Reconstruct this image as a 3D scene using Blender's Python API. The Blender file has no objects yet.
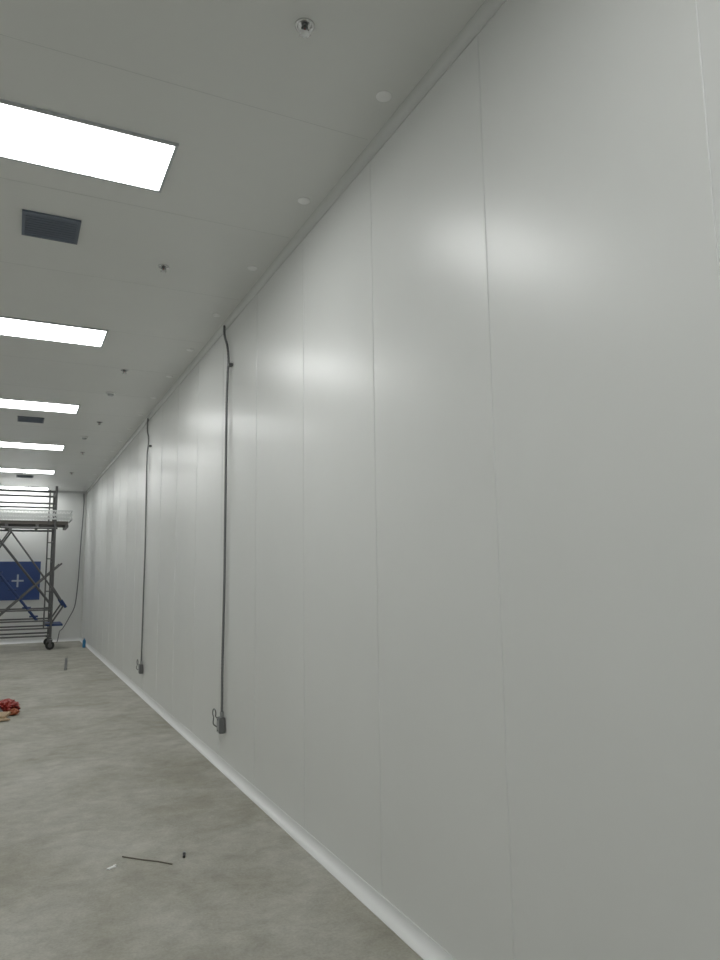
import bpy, bmesh, math, random
from mathutils import Vector, Matrix, noise
random.seed(4)
S=bpy.context.scene
S.view_settings.view_transform='Standard'
XR=1.57; XL=-1.40; H=3.69; Y0=-3.6; Y1=19.0
COL=bpy.context.collection

# ---------------------------------------------------------------- materials
def mat(name,col,rough=0.5,metal=0.0,emit=None,es=0,coat=0,spec=0.5):
    m=bpy.data.materials.new(name); m.use_nodes=True
    b=m.node_tree.nodes['Principled BSDF']
    b.inputs['Base Color'].default_value=(*col,1)
    b.inputs['Roughness'].default_value=rough
    b.inputs['Metallic'].default_value=metal
    b.inputs['Specular IOR Level'].default_value=spec
    b.inputs['Coat Weight'].default_value=coat
    if emit:
        b.inputs['Emission Color'].default_value=(*emit,1)
        b.inputs['Emission Strength'].default_value=es
    return m
def noise_col(m,c1,c2,scale,detail=4,rough=0.6,stretch=(1,1,1),lo=0.35,hi=0.65):
    nt=m.node_tree; N=nt.nodes; L=nt.links
    b=N['Principled BSDF']
    tc=N.new('ShaderNodeTexCoord'); mp=N.new('ShaderNodeMapping'); mp.inputs['Scale'].default_value=stretch
    L.new(tc.outputs['Object'],mp.inputs[0])
    n=N.new('ShaderNodeTexNoise'); n.inputs['Scale'].default_value=scale; n.inputs['Detail'].default_value=detail; n.inputs['Roughness'].default_value=rough
    L.new(mp.outputs[0],n.inputs['Vector'])
    cr=N.new('ShaderNodeValToRGB'); cr.color_ramp.elements[0].position=lo; cr.color_ramp.elements[1].position=hi
    cr.color_ramp.elements[0].color=(*c1,1); cr.color_ramp.elements[1].color=(*c2,1)
    L.new(n.outputs['Fac'],cr.inputs[0]); L.new(cr.outputs[0],b.inputs['Base Color'])
    return cr
M_wall=mat('painted_steel_panel',(0.6,0.6,0.6),0.335,spec=0.5)
noise_col(M_wall,(0.733,0.742,0.727),(0.748,0.757,0.742),1.5)
M_ceil=mat('ceiling_panel_paint',(0.6,0.6,0.6),0.34,spec=0.5)
noise_col(M_ceil,(0.695,0.702,0.68),(0.71,0.717,0.695),1.2)
M_floor=mat('concrete',(0.4,0.4,0.38),0.62,spec=0.35)
M_trim=mat('trim_white',(0.76,0.77,0.765),0.35)
M_ctrim=mat('ceiling_cove_aluminium',(0.66,0.67,0.66),0.25)
M_seal=mat('seam_sealant',(0.80,0.81,0.80),0.22)
M_seam=mat('ceiling_seam',(0.58,0.59,0.57),0.4)
M_lamp=mat('lamp_diffuser',(0.9,0.9,0.9),0.4,emit=(0.985,1.0,0.985),es=14.6)
M_frame=mat('lamp_frame',(0.50,0.52,0.53),0.35)
M_vent=mat('vent_dark',(0.125,0.15,0.195),0.5)
M_ventf=mat('vent_frame',(0.13,0.155,0.20),0.45)
M_chrome=mat('chrome',(0.6,0.6,0.6),0.25,1.0)
M_dark=mat('dark_void',(0.03,0.03,0.03),0.6)
M_cap=mat('plastic_cap',(0.88,0.885,0.875),0.4)
M_cond=mat('grey_conduit',(0.17,0.175,0.18),0.4,0.1)
M_clamp=mat('galvanised',(0.36,0.37,0.38),0.4,0.5)
M_mesh=mat('white_mesh',(0.55,0.57,0.56),0.5)
M_box=mat('junction_box_metal',(0.18,0.185,0.185),0.45,0.3)
M_wire=mat('wire',(0.08,0.08,0.085),0.5)
M_steel=mat('scaffold_steel',(0.12,0.12,0.12),0.45,0.3)
M_blue=mat('blue_paint',(0.022,0.05,0.16),0.5)
M_film=mat('blue_film',(0.035,0.075,0.24),0.35)
M_tape=mat('white_tape',(0.45,0.52,0.62),0.5)
M_bottle=mat('blue_bottle',(0.05,0.22,0.42),0.3)
M_rub=mat('rubber',(0.02,0.02,0.02),0.6)
M_plank=mat('scaffold_deck',(0.11,0.10,0.09),0.7)
M_red=mat('red_plastic',(0.30,0.025,0.015),0.45)
M_orange=mat('orange_plastic',(0.40,0.12,0.05),0.5)
M_card=mat('cardboard',(0.42,0.31,0.20),0.8)
M_wood=mat('stick_wood',(0.19,0.17,0.14),0.7)
# concrete
def concrete():
    nt=M_floor.node_tree;N=nt.nodes;L=nt.links;b=N['Principled BSDF']
    tc=N.new('ShaderNodeTexCoord')
    def nz(sc,det,ro,dist=0):
        n=N.new('ShaderNodeTexNoise');n.inputs['Scale'].default_value=sc;n.inputs['Detail'].default_value=det;n.inputs['Roughness'].default_value=ro;n.inputs['Distortion'].default_value=dist
        L.new(tc.outputs['Object'],n.inputs['Vector']);return n
    a=nz(1.3,6,0.62,0.5); c=nz(6.5,8,0.74,0.3); e=nz(80,3,0.6)
    def ramp(src,p0,p1,c0,c1):
        r=N.new('ShaderNodeValToRGB');r.color_ramp.elements[0].position=p0;r.color_ramp.elements[1].position=p1
        r.color_ramp.elements[0].color=(*c0,1);r.color_ramp.elements[1].color=(*c1,1);L.new(src.outputs['Fac'],r.inputs[0]);return r.outputs[0]
    r1=ramp(a,.32,.68,(.325,.312,.262),(.475,.465,.425))
    r2=ramp(c,.33,.7,(.80,.80,.785),(1.14,1.14,1.13))
    r3=ramp(e,.3,.7,(.90,.90,.90),(1.08,1.08,1.08))
    def mul(x,y):
        m=N.new('ShaderNodeMix');m.data_type='RGBA';m.blend_type='MULTIPLY';m.inputs[0].default_value=1
        L.new(x,m.inputs[6]);L.new(y,m.inputs[7]);return m.outputs[2]
    L.new(mul(mul(r1,r2),r3),b.inputs['Base Color'])
    bp=N.new('ShaderNodeBump');bp.inputs['Strength'].default_value=.12;bp.inputs['Distance'].default_value=.01
    L.new(c.outputs['Fac'],bp.inputs['Height']);L.new(bp.outputs[0],b.inputs['Normal'])
concrete()

# ---------------------------------------------------------------- helpers
def newobj(name,verts,faces,mats,fm=None,smooth=False,parent=None):
    me=bpy.data.meshes.new(name);me.from_pydata([tuple(v) for v in verts],[],faces)
    for m in (mats if isinstance(mats,(list,tuple)) else [mats]): me.materials.append(m)
    if fm: 
        for p,i in zip(me.polygons,fm): p.material_index=i
    if smooth:
        for p in me.polygons: p.use_smooth=True
    me.update()
    o=bpy.data.objects.new(name,me);COL.objects.link(o)
    if parent:o.parent=parent
    return o
def empty(name,loc=(0,0,0)):
    e=bpy.data.objects.new(name,None);e.location=loc;COL.objects.link(e);e.empty_display_size=.1;return e
class MB:
    """mesh builder merging many parts in one mesh"""
    def __init__(s): s.v=[];s.f=[];s.m=[];s.mats=[]
    def mi(s,m):
        if m not in s.mats:s.mats.append(m)
        return s.mats.index(m)
    def add(s,v,f,m):
        o=len(s.v);s.v+= [tuple(x) for x in v];s.f+=[tuple(i+o for i in q) for q in f];s.m+=[s.mi(m)]*len(f)
    def box(s,a,b,m,rot=None,bev=0):
        bm=bmesh.new();bmesh.ops.create_cube(bm,size=1)
        c=(Vector(a)+Vector(b))/2;sz=Vector(b)-Vector(a)
        for v in bm.verts:v.co=Vector((v.co.x*sz.x,v.co.y*sz.y,v.co.z*sz.z))
        if bev:bmesh.ops.bevel(bm,geom=bm.edges[:],offset=bev,segments=2,affect='EDGES')
        bm.verts.index_update()
        vs=[(rot@v.co if rot else v.co)+c for v in bm.verts]
        s.add(vs,[[v.index for v in f.verts] for f in bm.faces],m);bm.free()
    def tube(s,pts,r,m,n=10,caps=True,radii=None):
        pts=[Vector(p) for p in pts];vs=[];up=None
        for i,p in enumerate(pts):
            t=(pts[min(i+1,len(pts)-1)]-pts[max(i-1,0)]).normalized()
            if up is None: up=Vector((0,0,1)) if abs(t.z)<.9 else Vector((1,0,0))
            a=t.cross(up).normalized();b=a.cross(t).normalized();up=b
            rr=radii[i] if radii else r
            for k in range(n):
                an=2*math.pi*k/n;vs.append(p+a*math.cos(an)*rr+b*math.sin(an)*rr)
        fs=[]
        for i in range(len(pts)-1):
            for k in range(n):
                k2=(k+1)%n;fs.append((i*n+k,i*n+k2,(i+1)*n+k2,(i+1)*n+k))
        if caps:fs.append(tuple(range(n))[::-1]);fs.append(tuple((len(pts)-1)*n+k for k in range(n)))
        s.add(vs,fs,m)
    def lathe(s,prof,c,m,axis='z',n=28):
        vs=[];
        for (r,z) in prof:
            for k in range(n):
                an=2*math.pi*k/n;x,y=r*math.cos(an),r*math.sin(an)
                p=Vector((x,y,z)) if axis=='z' else (Vector((z,x,y)) if axis=='x' else Vector((x,z,y)))
                vs.append(p+Vector(c))
        fs=[]
        for i in range(len(prof)-1):
            for k in range(n):
                k2=(k+1)%n;fs.append((i*n+k,i*n+k2,(i+1)*n+k2,(i+1)*n+k))
        fs.append(tuple(range(n)));fs.append(tuple((len(prof)-1)*n+k for k in range(n)))
        s.add(vs,fs,m)
    def obj(s,name,parent=None,smooth=True):
        o=newobj(name,s.v,s.f,s.mats,s.m,parent=parent)
        bm=bmesh.new();bm.from_mesh(o.data);bmesh.ops.recalc_face_normals(bm,faces=bm.faces[:]);bm.to_mesh(o.data);bm.free()
        if smooth:
            for p in o.data.polygons:p.use_smooth=True
            o.data.set_sharp_from_angle(angle=math.radians(35))
        return o
def smoothpath(pts,n=10):
    P=[Vector(p) for p in pts];P=[P[0]*2-P[1]]+P+[P[-1]*2-P[-2]];out=[]
    for i in range(1,len(P)-2):
        a,b,c,dd=P[i-1:i+3]
        for k in range(n):
            t=k/n;out.append(0.5*((2*b)+(c-a)*t+(2*a-5*b+4*c-dd)*t*t+(3*b-a-3*c+dd)*t**3))
    out.append(P[-2]);return out

# ---------------------------------------------------------------- room shell
newobj('floor',[(XL,Y0,0),(XR,Y0,0),(XR,Y1,0),(XL,Y1,0)],[(0,1,2,3)],M_floor)
newobj('ceiling',[(XL,Y0,H),(XR,Y0,H),(XR,Y1,H),(XL,Y1,H)],[(3,2,1,0)],M_ceil)

def panel_wall(name,side,seams,lo,hi,amp):
    """side: +1 = right wall, -1 = left wall. Each sandwich panel undulates a millimetre or so; edges meet flush."""
    X=XR if side>0 else XL
    ed=[lo]+[s for s in seams if lo+.1<s<hi-.1]+[hi]
    prof=[]
    rnd=random.Random(11+side)
    for a,b in zip(ed[:-1],ed[1:]):
        tilt=rnd.uniform(-.5,.5)*amp; bow=rnd.uniform(.5,1.2)*amp
        g=.0008
        ys=[a+g,a+.004,a+.010,a+.035,a+.08,a+.15]+[a+(b-a)*t for t in (.25,.375,.5,.625,.75)]+[b-.15,b-.08,b-.035,b-.010,b-.004,b-g]
        for i,y in enumerate(ys):
            t=(y-a)/(b-a)
            off=tilt*math.sin(2*math.pi*t)-bow*(1-(2*t-1)**2)
            e=min(y-a,b-y)
            off+=.0012*math.exp(-(e/.008))   # rolled edge
            prof.append((y,X+side*(off+2*amp)))
    vs=[];fs=[]
    zs=[0,H/4,H/2,3*H/4,H]
    for y,x in prof:
        for z in zs: vs.append((x,y,z))
    nz=len(zs)
    for i in range(len(prof)-1):
        for k in range(nz-1):
            a=i*nz+k
            q=(a,a+nz,a+nz+1,a+1)
            fs.append(q if side<0 else q[::-1])
    return newobj(name,vs,fs,M_wall,smooth=True)
seams=[1.13+.96*k for k in range(-5,20)]
AMP=.0015
panel_wall('wall_right',1,seams,Y0,Y1,AMP)
panel_wall('wall_left',-1,seams,Y0,Y1,AMP)
for nm,Y in(('wall_far',Y1),('wall_near',Y0)):
    mb=MB()
    mb.box((XL-.02,Y,0) if Y>0 else (XL-.02,Y-.05,0),(XR+.02,Y+.05,H) if Y>0 else (XR+.02,Y,H),M_wall)
    mb.obj(nm,smooth=False)
# sealant beads in the wall joints
mb=MB()
xs=XR+2*AMP
for s in seams:
    if s>Y0+.1 and s<Y1-.1:
        mb.tube([(xs+.0006,s,z) for z in(.05,H-.05)],.0026,M_seal,12)
mb.obj('trim_wall_joint_sealant')
# ceiling joints
mb=MB()
y=5.25-1.15*8
while y<Y1:
    if y>Y0: mb.box((XL+.05,y-.0018,H-.0006),(XR-.06,y+.0018,H+.001),M_seam)
    y+=1.15
mb.obj('trim_ceiling_joint_sealant')

def cove(name,pA,pB,nin,zdir,r,m,lip=.006):
    """concave quarter cove running pA->pB ; nin = inward normal from wall ; zdir=+1 at floor, -1 at ceiling"""
    prof=[(0.0,r+lip),(lip*.7,r+lip),(lip*.7,r)]
    for k in range(0,9):
        a=math.pi/2*k/8
        prof.append((lip*.7+r*(1-math.cos(a)),r*(1-math.sin(a))+lip*.5))
    prof+=[(r+lip,lip*.5),(r+lip,0),(0,0)]
    vs=[];nin=Vector(nin)
    for P in(pA,pB):
        for n_,z in prof: vs.append(Vector(P)+nin*n_+Vector((0,0,z*zdir)))
    n=len(prof);fs=[(i,(i+1)%n,n+(i+1)%n,n+i) for i in range(n)]
    fs.append(tuple(range(n)));fs.append(tuple(range(n,2*n)))
    mb=MB();mb.add(vs,fs,m);return mb.obj(name)
cove('baseboard_right',(XR+.003,Y0,0),(XR+.003,Y1,0),(-1,0,0),1,.05,M_trim)
cove('baseboard_left',(XL-.003,Y0,0),(XL-.003,Y1,0),(1,0,0),1,.05,M_trim)
cove('baseboard_far',(XL,Y1,0),(XR,Y1,0),(0,-1,0),1,.07,M_trim)
cove('baseboard_near',(XL,Y0,0),(XR,Y0,0),(0,1,0),1,.05,M_trim)
cove('trim_1',(XR+.003,Y0,H),(XR+.003,Y1,H),(-1,0,0),-1,.036,M_ctrim,lip=.008)
cove('trim_2',(XL-.003,Y0,H),(XL-.003,Y1,H),(1,0,0),-1,.036,M_ctrim,lip=.008)
cove('trim_3',(XL,Y1,H),(XR,Y1,H),(0,-1,0),-1,.045,M_ctrim)
mb=MB();r=.045
prof=[(0,0)]+[(r*(1-math.cos(a)),r*(1-math.sin(a))) for a in[math.pi/2*k/8 for k in range(9)]]
vs=[(XR-p[0],Y1-p[1],z) for z in(.06,H-.05) for p in prof];n=len(prof)
mb.add(vs,[(i,(i+1)%n,n+(i+1)%n,n+i) for i in range(n)],M_ceil);mb.obj('trim_4')

# ---------------------------------------------------------------- ceiling lights
for k in range(-2,6):
    y=3.38+3.0*k; xa,xb=-.45,.65
    e=empty('ceiling_light',(.1,y+.245,H))
    mb=MB();w=.49;fw=.016
    def L(x,yy,z):return (x-.1,yy-(y+.245),z-H)
    mb.box(L(xa,y,H-.014),L(xb,y+fw,H-.0008),M_frame)
    mb.box(L(xa,y+w-fw,H-.014),L(xb,y+w,H-.0008),M_frame)
    mb.box(L(xa,y+fw,H-.014),L(xa+fw,y+w-fw,H-.0008),M_frame)
    mb.box(L(xb-fw,y+fw,H-.014),L(xb,y+w-fw,H-.0008),M_frame)
    mb.obj('frame',e)
    mb=MB();mb.box(L(xa+fw,y+fw,H-.010),L(xb-fw,y+w-fw,H-.002),M_lamp);mb.obj('diffuser',e)

# ---------------------------------------------------------------- vents
for (yc) in (4.58,10.52,16.5):
    e=empty('ceiling_vent',(.105,yc,H))
    mb=MB();a=.165;fw=.02
    mb.box((-a,-a,-.012),(a,-a+fw,-.001),M_ventf);mb.box((-a,a-fw,-.012),(a,a,-.001),M_ventf)
    mb.box((-a,-a+fw,-.012),(-a+fw,a-fw,-.001),M_ventf);mb.box((a-fw,-a+fw,-.012),(a,a-fw,-.001),M_ventf)
    mb.obj('frame',e,False)
    mb=MB();mb.box((-a+fw,-a+fw,-.003),(a-fw,a-fw,-.001),M_vent);mb.obj('backing',e,False)
    mb=MB()
    for i in range(9):
        yy=-a+fw+.016+i*.0325
        mb.box((-a+fw,yy-.014,-.010),(a-fw,yy+.014,-.008),M_vent,rot=Matrix.Rotation(.10,3,'X'))
    mb.obj('louvres',e,False)

# ---------------------------------------------------------------- sprinklers
for i,(x,y) in enumerate([(.945,2.385),(.90,-.3),(.85,4.87),(.95,7.6),(.98,10.35),(.97,13.0),(.97,15.6)]):
    e=empty('fire_sprinkler',(x,y,H))
    mb=MB()
    mb.lathe([(.040,-.001),(.040,-.005),(.036,-.009),(.031,-.009),(.027,-.004),(.020,-.003)],(0,0,0),M_chrome)
    mb.obj('escutcheon',e)
    mb=MB()
    mb.lathe([(.013,-.002),(.013,-.012),(.010,-.014)],(0,0,0),M_box,n=16)
    for sx in(-1,1):
        mb.tube([(sx*.011,0,-.010),(sx*.015,0,-.019),(sx*.010,0,-.029),(sx*.003,0,-.034)],.0028,M_chrome,8)
    mb.tube([(0,0,-.014),(0,0,-.033)],.0025,M_red,8)
    mb.lathe([(.004,-.033),(.019,-.036),(.019,-.038),(.004,-.039)],(0,0,0),M_chrome,n=20)
    for a in range(8):
        t=a*math.pi/4;c=math.cos(t);s_=math.sin(t)
        mb.box((.021*c-.003,.021*s_-.003,-.0385),(.021*c+.003,.021*s_+.003,-.0365),M_chrome)
    mb.obj('head',e)

# ceiling hanger caps (row of white round plugs)
for y in [2.625+1.005*k for k in range(-6,17)]:
    mb=MB();mb.lathe([(.036,-.001),(.036,-.004),(.031,-.008),(.015,-.010),(.003,-.0105)],(1.43,y,H),M_cap)
    mb.obj('ceiling_bolt_cap')
# small ceiling fixtures, taken for emergency units, simplified to round stepped bodies
for (x,y) in((.93,8.62),(.88,11.54)):
    e=empty('emergency_fixture',(x,y,H));mb=MB()
    mb.lathe([(.055,-.001),(.055,-.014),(.050,-.018),(.040,-.020)],(0,0,0),M_cap)
    mb.obj('base',e);mb=MB()
    mb.lathe([(.036,-.020),(.036,-.026),(.030,-.030),(.034,-.034),(.028,-.042),(.012,-.045)],(0,0,0),M_frame);mb.obj('lower_body',e)

# ---------------------------------------------------------------- wall conduits
def conduit(path,box_y,box_z,clips,loop,r=.0110):
    e=empty('electrical_conduit',(0,0,0))
    P=smoothpath([(XR-.020,y,z) for y,z in path],8)
    mb=MB()
    Q=[]
    for a,b in zip(P[:-1],P[1:]):
        n=max(1,int((b-a).length/.012))
        for k in range(n):Q.append(a.lerp(b,k/n))
    Q.append(P[-1])
    mb.tube(Q,r,M_cond,8,radii=[r*(1.0 if i%2 else .88) for i in range(len(Q))]);mb.obj('flexible_tube',e)
    mb=MB()
    for cy,cz in clips:
        mb.box((XR-.036,cy-.024,cz-.013),(XR-.001,cy+.024,cz+.013),M_box,bev=.002)
        mb.tube([(XR-.040,cy-.014,cz),(XR-.034,cy-.014,cz)],.005,M_clamp,8)
    mb.obj('clips',e)
    mb=MB();x0=XR-.048
    mb.box((x0,box_y-.04,box_z-.062),(XR-.001,box_y+.04,box_z+.058),M_box,bev=.004)
    mb.box((x0-.004,box_y-.036,box_z-.056),(x0,box_y+.036,box_z+.052),M_clamp,bev=.001)
    for k in(-1,1): mb.tube([(x0-.008,box_y,box_z+k*.040),(x0-.003,box_y,box_z+k*.040)],.004,M_dark,8)
    mb.tube([(XR-.020,path[-1][0],box_z+.055),(XR-.020,path[-1][0],box_z+.10)],.016,M_clamp,12)
    mb.obj('junction_box',e)
    if loop:
        mb=MB();c=Vector((XR-.05,box_y+.12,box_z+.07))
        pts=[(XR-.050,box_y+.03,box_z-.02),(XR-.07,box_y+.07,box_z+.0)]+[(c.x,c.y+.05*math.cos(t),c.z+.035*math.sin(t)) for t in[-1.2+.6*k for k in range(9)]]+[(XR-.050,box_y+.02,box_z+.05)]
        mb.tube(smoothpath(pts,4),.0045,M_wire,6);mb.obj('wire_loop',e)
    return e
conduit([(5.84,3.68),(5.82,3.58),(5.73,3.46),(5.69,3.33),(5.71,3.2),(5.73,2.9),(5.73,2.0),(5.73,1.5),(5.76,.8),(5.76,.50),(5.76,.38)],5.76,.33,[(5.64,3.27)],True)
conduit([(9.80,3.68),(9.79,3.5),(9.70,3.4),(9.68,3.3),(9.76,3.15),(9.75,2.6),(9.72,1.9),(9.75,1.2),(9.77,.6),(9.77,.40)],9.77,.33,[(9.56,3.25)],True)

# far wall hanging cable
e=empty('hanging_cable');mb=MB()
mb.tube(smoothpath([(1.49,Y1-.02,3.64),(1.50,Y1-.03,3.3),(1.47,Y1-.025,2.6),(1.45,Y1-.02,1.96),(1.43,Y1-.03,1.4),(1.38,Y1-.03,.85),(1.25,Y1-.05,.55),(1.12,Y1-.12,.32),(1.05,Y1-.16,.25),(1.0,Y1-.2,.012),(.9,Y1-.3,.012)],8),.011,M_cond,8)
mb.obj('cable',e)

# ---------------------------------------------------------------- far wall window with blue protective film
e=empty('window_1',(.08,Y1,1.48));mb=MB();hw,hh=.49,.46
mb.box((-hw,-.03,-hh),(hw,-.002,-hh+.04),M_film);mb.box((-hw,-.03,hh-.04),(hw,-.002,hh),M_film)
mb.box((-hw,-.03,-hh+.04),(-hw+.04,-.002,hh-.04),M_film);mb.box((hw-.04,-.03,-hh+.04),(hw,-.002,hh-.04),M_film)
mb.obj('frame',e,False)
mb=MB();mb.box((-hw+.04,-.022,-hh+.04),(hw-.04,-.004,hh-.04),M_film);mb.obj('blue_film_pane',e,False)
mb=MB();mb.box((-.13,-.026,-.02),(.13,-.0225,.02),M_tape);mb.box((-.02,-.027,-.15),(.02,-.0228,.15),M_tape);mb.obj('tape_cross',e,False)

# ---------------------------------------------------------------- scaffold
sc=empty('mobile_scaffold_tower',(0,0,0))
xa,xb,ya,yb=-1.15,.76,16.9,17.9
R_=.026
mb=MB()
for x in(xa,xb):
    for y in(ya,yb):
        mb.tube([(x,y,.26),(x,y,3.55)],R_,M_steel)
    for z in(.42,.75,1.9,2.35,2.75): mb.tube([(x,ya,z),(x,yb,z)],.018,M_steel,8)
mb.tube([(xb-.13,ya+.03,2.7),(xb-.13,ya+.03,3.46)],.016,M_steel,8)
for z in(.55,.9,1.25,1.6,1.95,2.3): mb.tube([(xb-.14,ya,z),(xb,ya,z)],.013,M_steel,8)
mb.tube([(xb-.14,ya,.45),(xb-.14,ya,2.6)],.016,M_steel,8)
mb.obj('end_frames',sc)
mb=MB()
for y in(ya,yb):
    for z in(.30,.46,.62,.85): mb.tube([(xa,y,z),(xb,y,z)],.018,M_steel,8)
    mb.tube([(xa,y,3.42),(xb,y,3.42)],.022,M_steel,8)
    mb.tube([(xa,y,3.16),(xb,y,3.16)],.020,M_steel,8)
    mb.tube([(xa,y,2.62),(xb+.05,y,2.62)],.024,M_steel,8)
for x in(xa,xb):
    for z in(3.16,3.42): mb.tube([(x,ya,z),(x,yb,z)],.018,M_steel,8)
mb.obj('guard_rails',sc)
mb=MB()
for y in(ya-.03,yb+.03):
    mb.tube([(-.5,y,2.6),(xb,y,.95)],.018,M_steel,8)
    mb.tube([(xb+.17,y,1.85),(-.35,y,.65)],.018,M_steel,8)
    mb.tube([(-1.1,y,.95),(-.1,y,2.6)],.018,M_steel,8)
mb.tube([(-.15,ya-.03,2.6),(xb+.17,ya-.03,1.05)],.018,M_steel,8)
mb.obj('cross_braces',sc)
mb=MB()
for i in range(4):
    y0=ya+.02+i*.245;mb.box((xa-.1,y0,2.70),(xb+.26,y0+.225,2.775),M_plank,bev=.004)
for x in(-.8,-.2,.4,1.0): mb.box((x-.03,ya,2.64),(x+.03,yb,2.70),M_steel)
mb.obj('deck_planks',sc)
mb=MB()
for y in(ya-.05,yb+.05):
    for z in(2.82,3.0): mb.box((xa-.1,y-.012,z-.014),(xb+.34,y+.012,z+.014),M_mesh)
    n=34;x0=xa-.1;dx=(xb+.34-x0)/n
    for k in range(n):
        mb.tube([(x0+k*dx,y,2.82),(x0+(k+1)*dx,y,3.0)],.008,M_mesh,6);mb.tube([(x0+k*dx,y,3.0),(x0+(k+1)*dx,y,2.82)],.008,M_mesh,6)
    mb.box((x0,y-.003,2.885),(xb+.34,y+.003,2.935),M_mesh)
for x in(xa-.1,xb+.34):
    mb.tube([(x,ya-.05,2.82),(x,yb+.05,2.82)],.012,M_mesh,6);mb.tube([(x,ya-.05,3.0),(x,yb+.05,3.0)],.012,M_mesh,6)
mb.obj('toe_boards',sc)
mb=MB()
for y in(17.2,17.55):
    mb.tube([(-1.0,y,2.55),(.5,y,.60)],.028,M_blue,8)
for k in range(10):
    t=(k+.5)/10;x=-1.0+1.5*t;z=2.55-1.95*t
    mb.box((x-.085,17.2,z-.012),(x+.085,17.55,z+.016),M_blue)
mb.obj('stair',sc)
mb=MB()
for y in(ya,yb):
    x=xb
    mb.tube([(x,y,1.35),(x+.25,y,.95)],.018,M_steel,8)
    mb.tube([(x+.25,y,.95),(x,y,.55)],.018,M_steel,8)
    mb.tube([(x+.19,y,1.05),(x+.29,y,.89)],.03,M_blue,8)
mb.box((xb-.1,ya,.50),(xb+.24,yb,.54),M_blue,bev=.003)
mb.obj('outriggers',sc)
mb=MB()
for x in(xa,xb):
    for y in(ya,yb):
        xo=x
        mb.lathe([(.045,-.028),(.085,-.028),(.092,-.018),(.092,.018),(.085,.028),(.045,.028)],(xo,y,.092),M_rub,axis='y',n=24)
        mb.lathe([(.014,-.034),(.045,-.030),(.045,.030),(.014,.034)],(xo,y,.092),M_steel,axis='y',n=16)
        for s_ in(-1,1):
            mb.box((xo-.025,y+s_*.040-.004,.08),(xo+.025,y+s_*.040+.004,.20),M_steel)
        mb.box((xo-.05,y-.05,.198),(xo+.05,y+.05,.214),M_steel)
        mb.tube([(x,y,.21),(x,y,.30)],.02,M_clamp,10)
        mb.lathe([(.035,.225),(.035,.255)],(x,y,0),M_steel,n=8)
mb.obj('casters',sc)

# ---------------------------------------------------------------- floor debris
def crumple(name,c,sz,m,seed,parent):
    bm=bmesh.new();bmesh.ops.create_icosphere(bm,subdivisions=5,radius=1)
    for v in bm.verts:
        p=v.co.copy();n=noise.noise(p*1.7+Vector((seed,0,0)))*.35+abs(noise.noise(p*4.1+Vector((0,seed,0))))*.4+abs(noise.noise(p*9+Vector((0,0,seed))))*.2
        v.co=p*(1-.25+n);v.co.x*=sz[0];v.co.y*=sz[1];v.co.z*=sz[2]
    mn=min(v.co.z for v in bm.verts)*.6
    for v in bm.verts:
        v.co.z=max(v.co.z,mn)-mn+c[2];v.co.x+=c[0];v.co.y+=c[1]
    me=bpy.data.meshes.new(name);bm.to_mesh(me);bm.free();me.materials.append(m)
    o=bpy.data.objects.new(name,me);COL.objects.link(o);o.parent=parent;return o
bg=empty('plastic_bag_of_scraps',(0,0,0))
crumple('red_bag',(-.04,9.32,.002),(.18,.25,.075),M_red,3.1,bg)
crumple('orange_wrapper',(.05,9.10,.002),(.07,.10,.035),M_orange,7.7,bg)
crumple('dark_wrapper',(-.10,9.05,.002),(.07,.08,.05),M_box,5.2,bg)
mb=MB();mb.box((-.16,8.68,.008),(-.01,8.93,.02),M_card,rot=Matrix.Rotation(.4,3,'Z'));mb.box((-.10,8.80,.024),(.01,8.98,.05),M_card,rot=Matrix.Rotation(-.3,3,'Z')@Matrix.Rotation(.12,3,'X'));mb.obj('cardboard_pieces',bg,False)

mb=MB();mb.tube([(.60,4.23,.0045),(.68,4.14,.006),(.76,4.07,.005),(.82,4.0,.0045)],.0035,M_wood,8);mb.obj('wire_offcut')
mb=MB();mb.tube([(.895,4.06,.008),(.905,4.10,.008)],.007,M_dark,10);mb.tube([(.905,4.10,.009),(.908,4.115,.009)],.009,M_clamp,10);mb.obj('screw_anchor')
mb=MB();mb.box((.505,4.095,.001),(.55,4.115,.006),M_cap,rot=Matrix.Rotation(.5,3,'Z'));mb.box((.54,4.12,.001),(.555,4.13,.007),M_cap);mb.obj('plastic_scrap')
mb=MB()
vs=[];
for (x,y) in((.84,13.0),(.97,14.9)):
    for (px,pz) in((-.02,.001),(.02,.001),(.02,.03),(.016,.03),(.016,.005),(-.016,.005),(-.016,.03),(-.02,.03)):
        vs.append((x+px,y,pz))
fs=[(i,(i+1)%8,8+(i+1)%8,8+i) for i in range(8)]+[tuple(range(8)),tuple(range(8,16))]
mb.add(vs,fs,M_box);mb.obj('metal_channel_offcut',smooth=False)
mb=MB();mb.lathe([(.02,0.001),(.032,.004),(.035,.02),(.033,.08),(.035,.13),(.028,.16),(.013,.18),(.013,.19)],(1.46,17.0,0),M_bottle,n=20)
mb.lathe([(.015,.19),(.015,.207),(.011,.21)],(1.46,17.0,0),M_tape,n=16);mb.obj('water_bottle')

# ---------------------------------------------------------------- world + camera
w=bpy.data.worlds.new('World');S.world=w;w.use_nodes=True
w.node_tree.nodes['Background'].inputs[0].default_value=(.5,.52,.5,1);w.node_tree.nodes['Background'].inputs[1].default_value=.05
cam=bpy.data.cameras.new('Camera');co=bpy.data.objects.new('Camera',cam);COL.objects.link(co)
M=Matrix(((0.89934,-0.04683,-0.43474),(-0.43705,-0.12632,-0.89052),(-0.01321,0.99088,-0.13407))).to_4x4()
co.matrix_world=Matrix.Translation((0,0,1.5))@M
cam.sensor_fit='VERTICAL';cam.sensor_height=24;cam.sensor_width=18;cam.lens=705/960*24
cam.clip_start=.05;cam.clip_end=100
S.camera=co
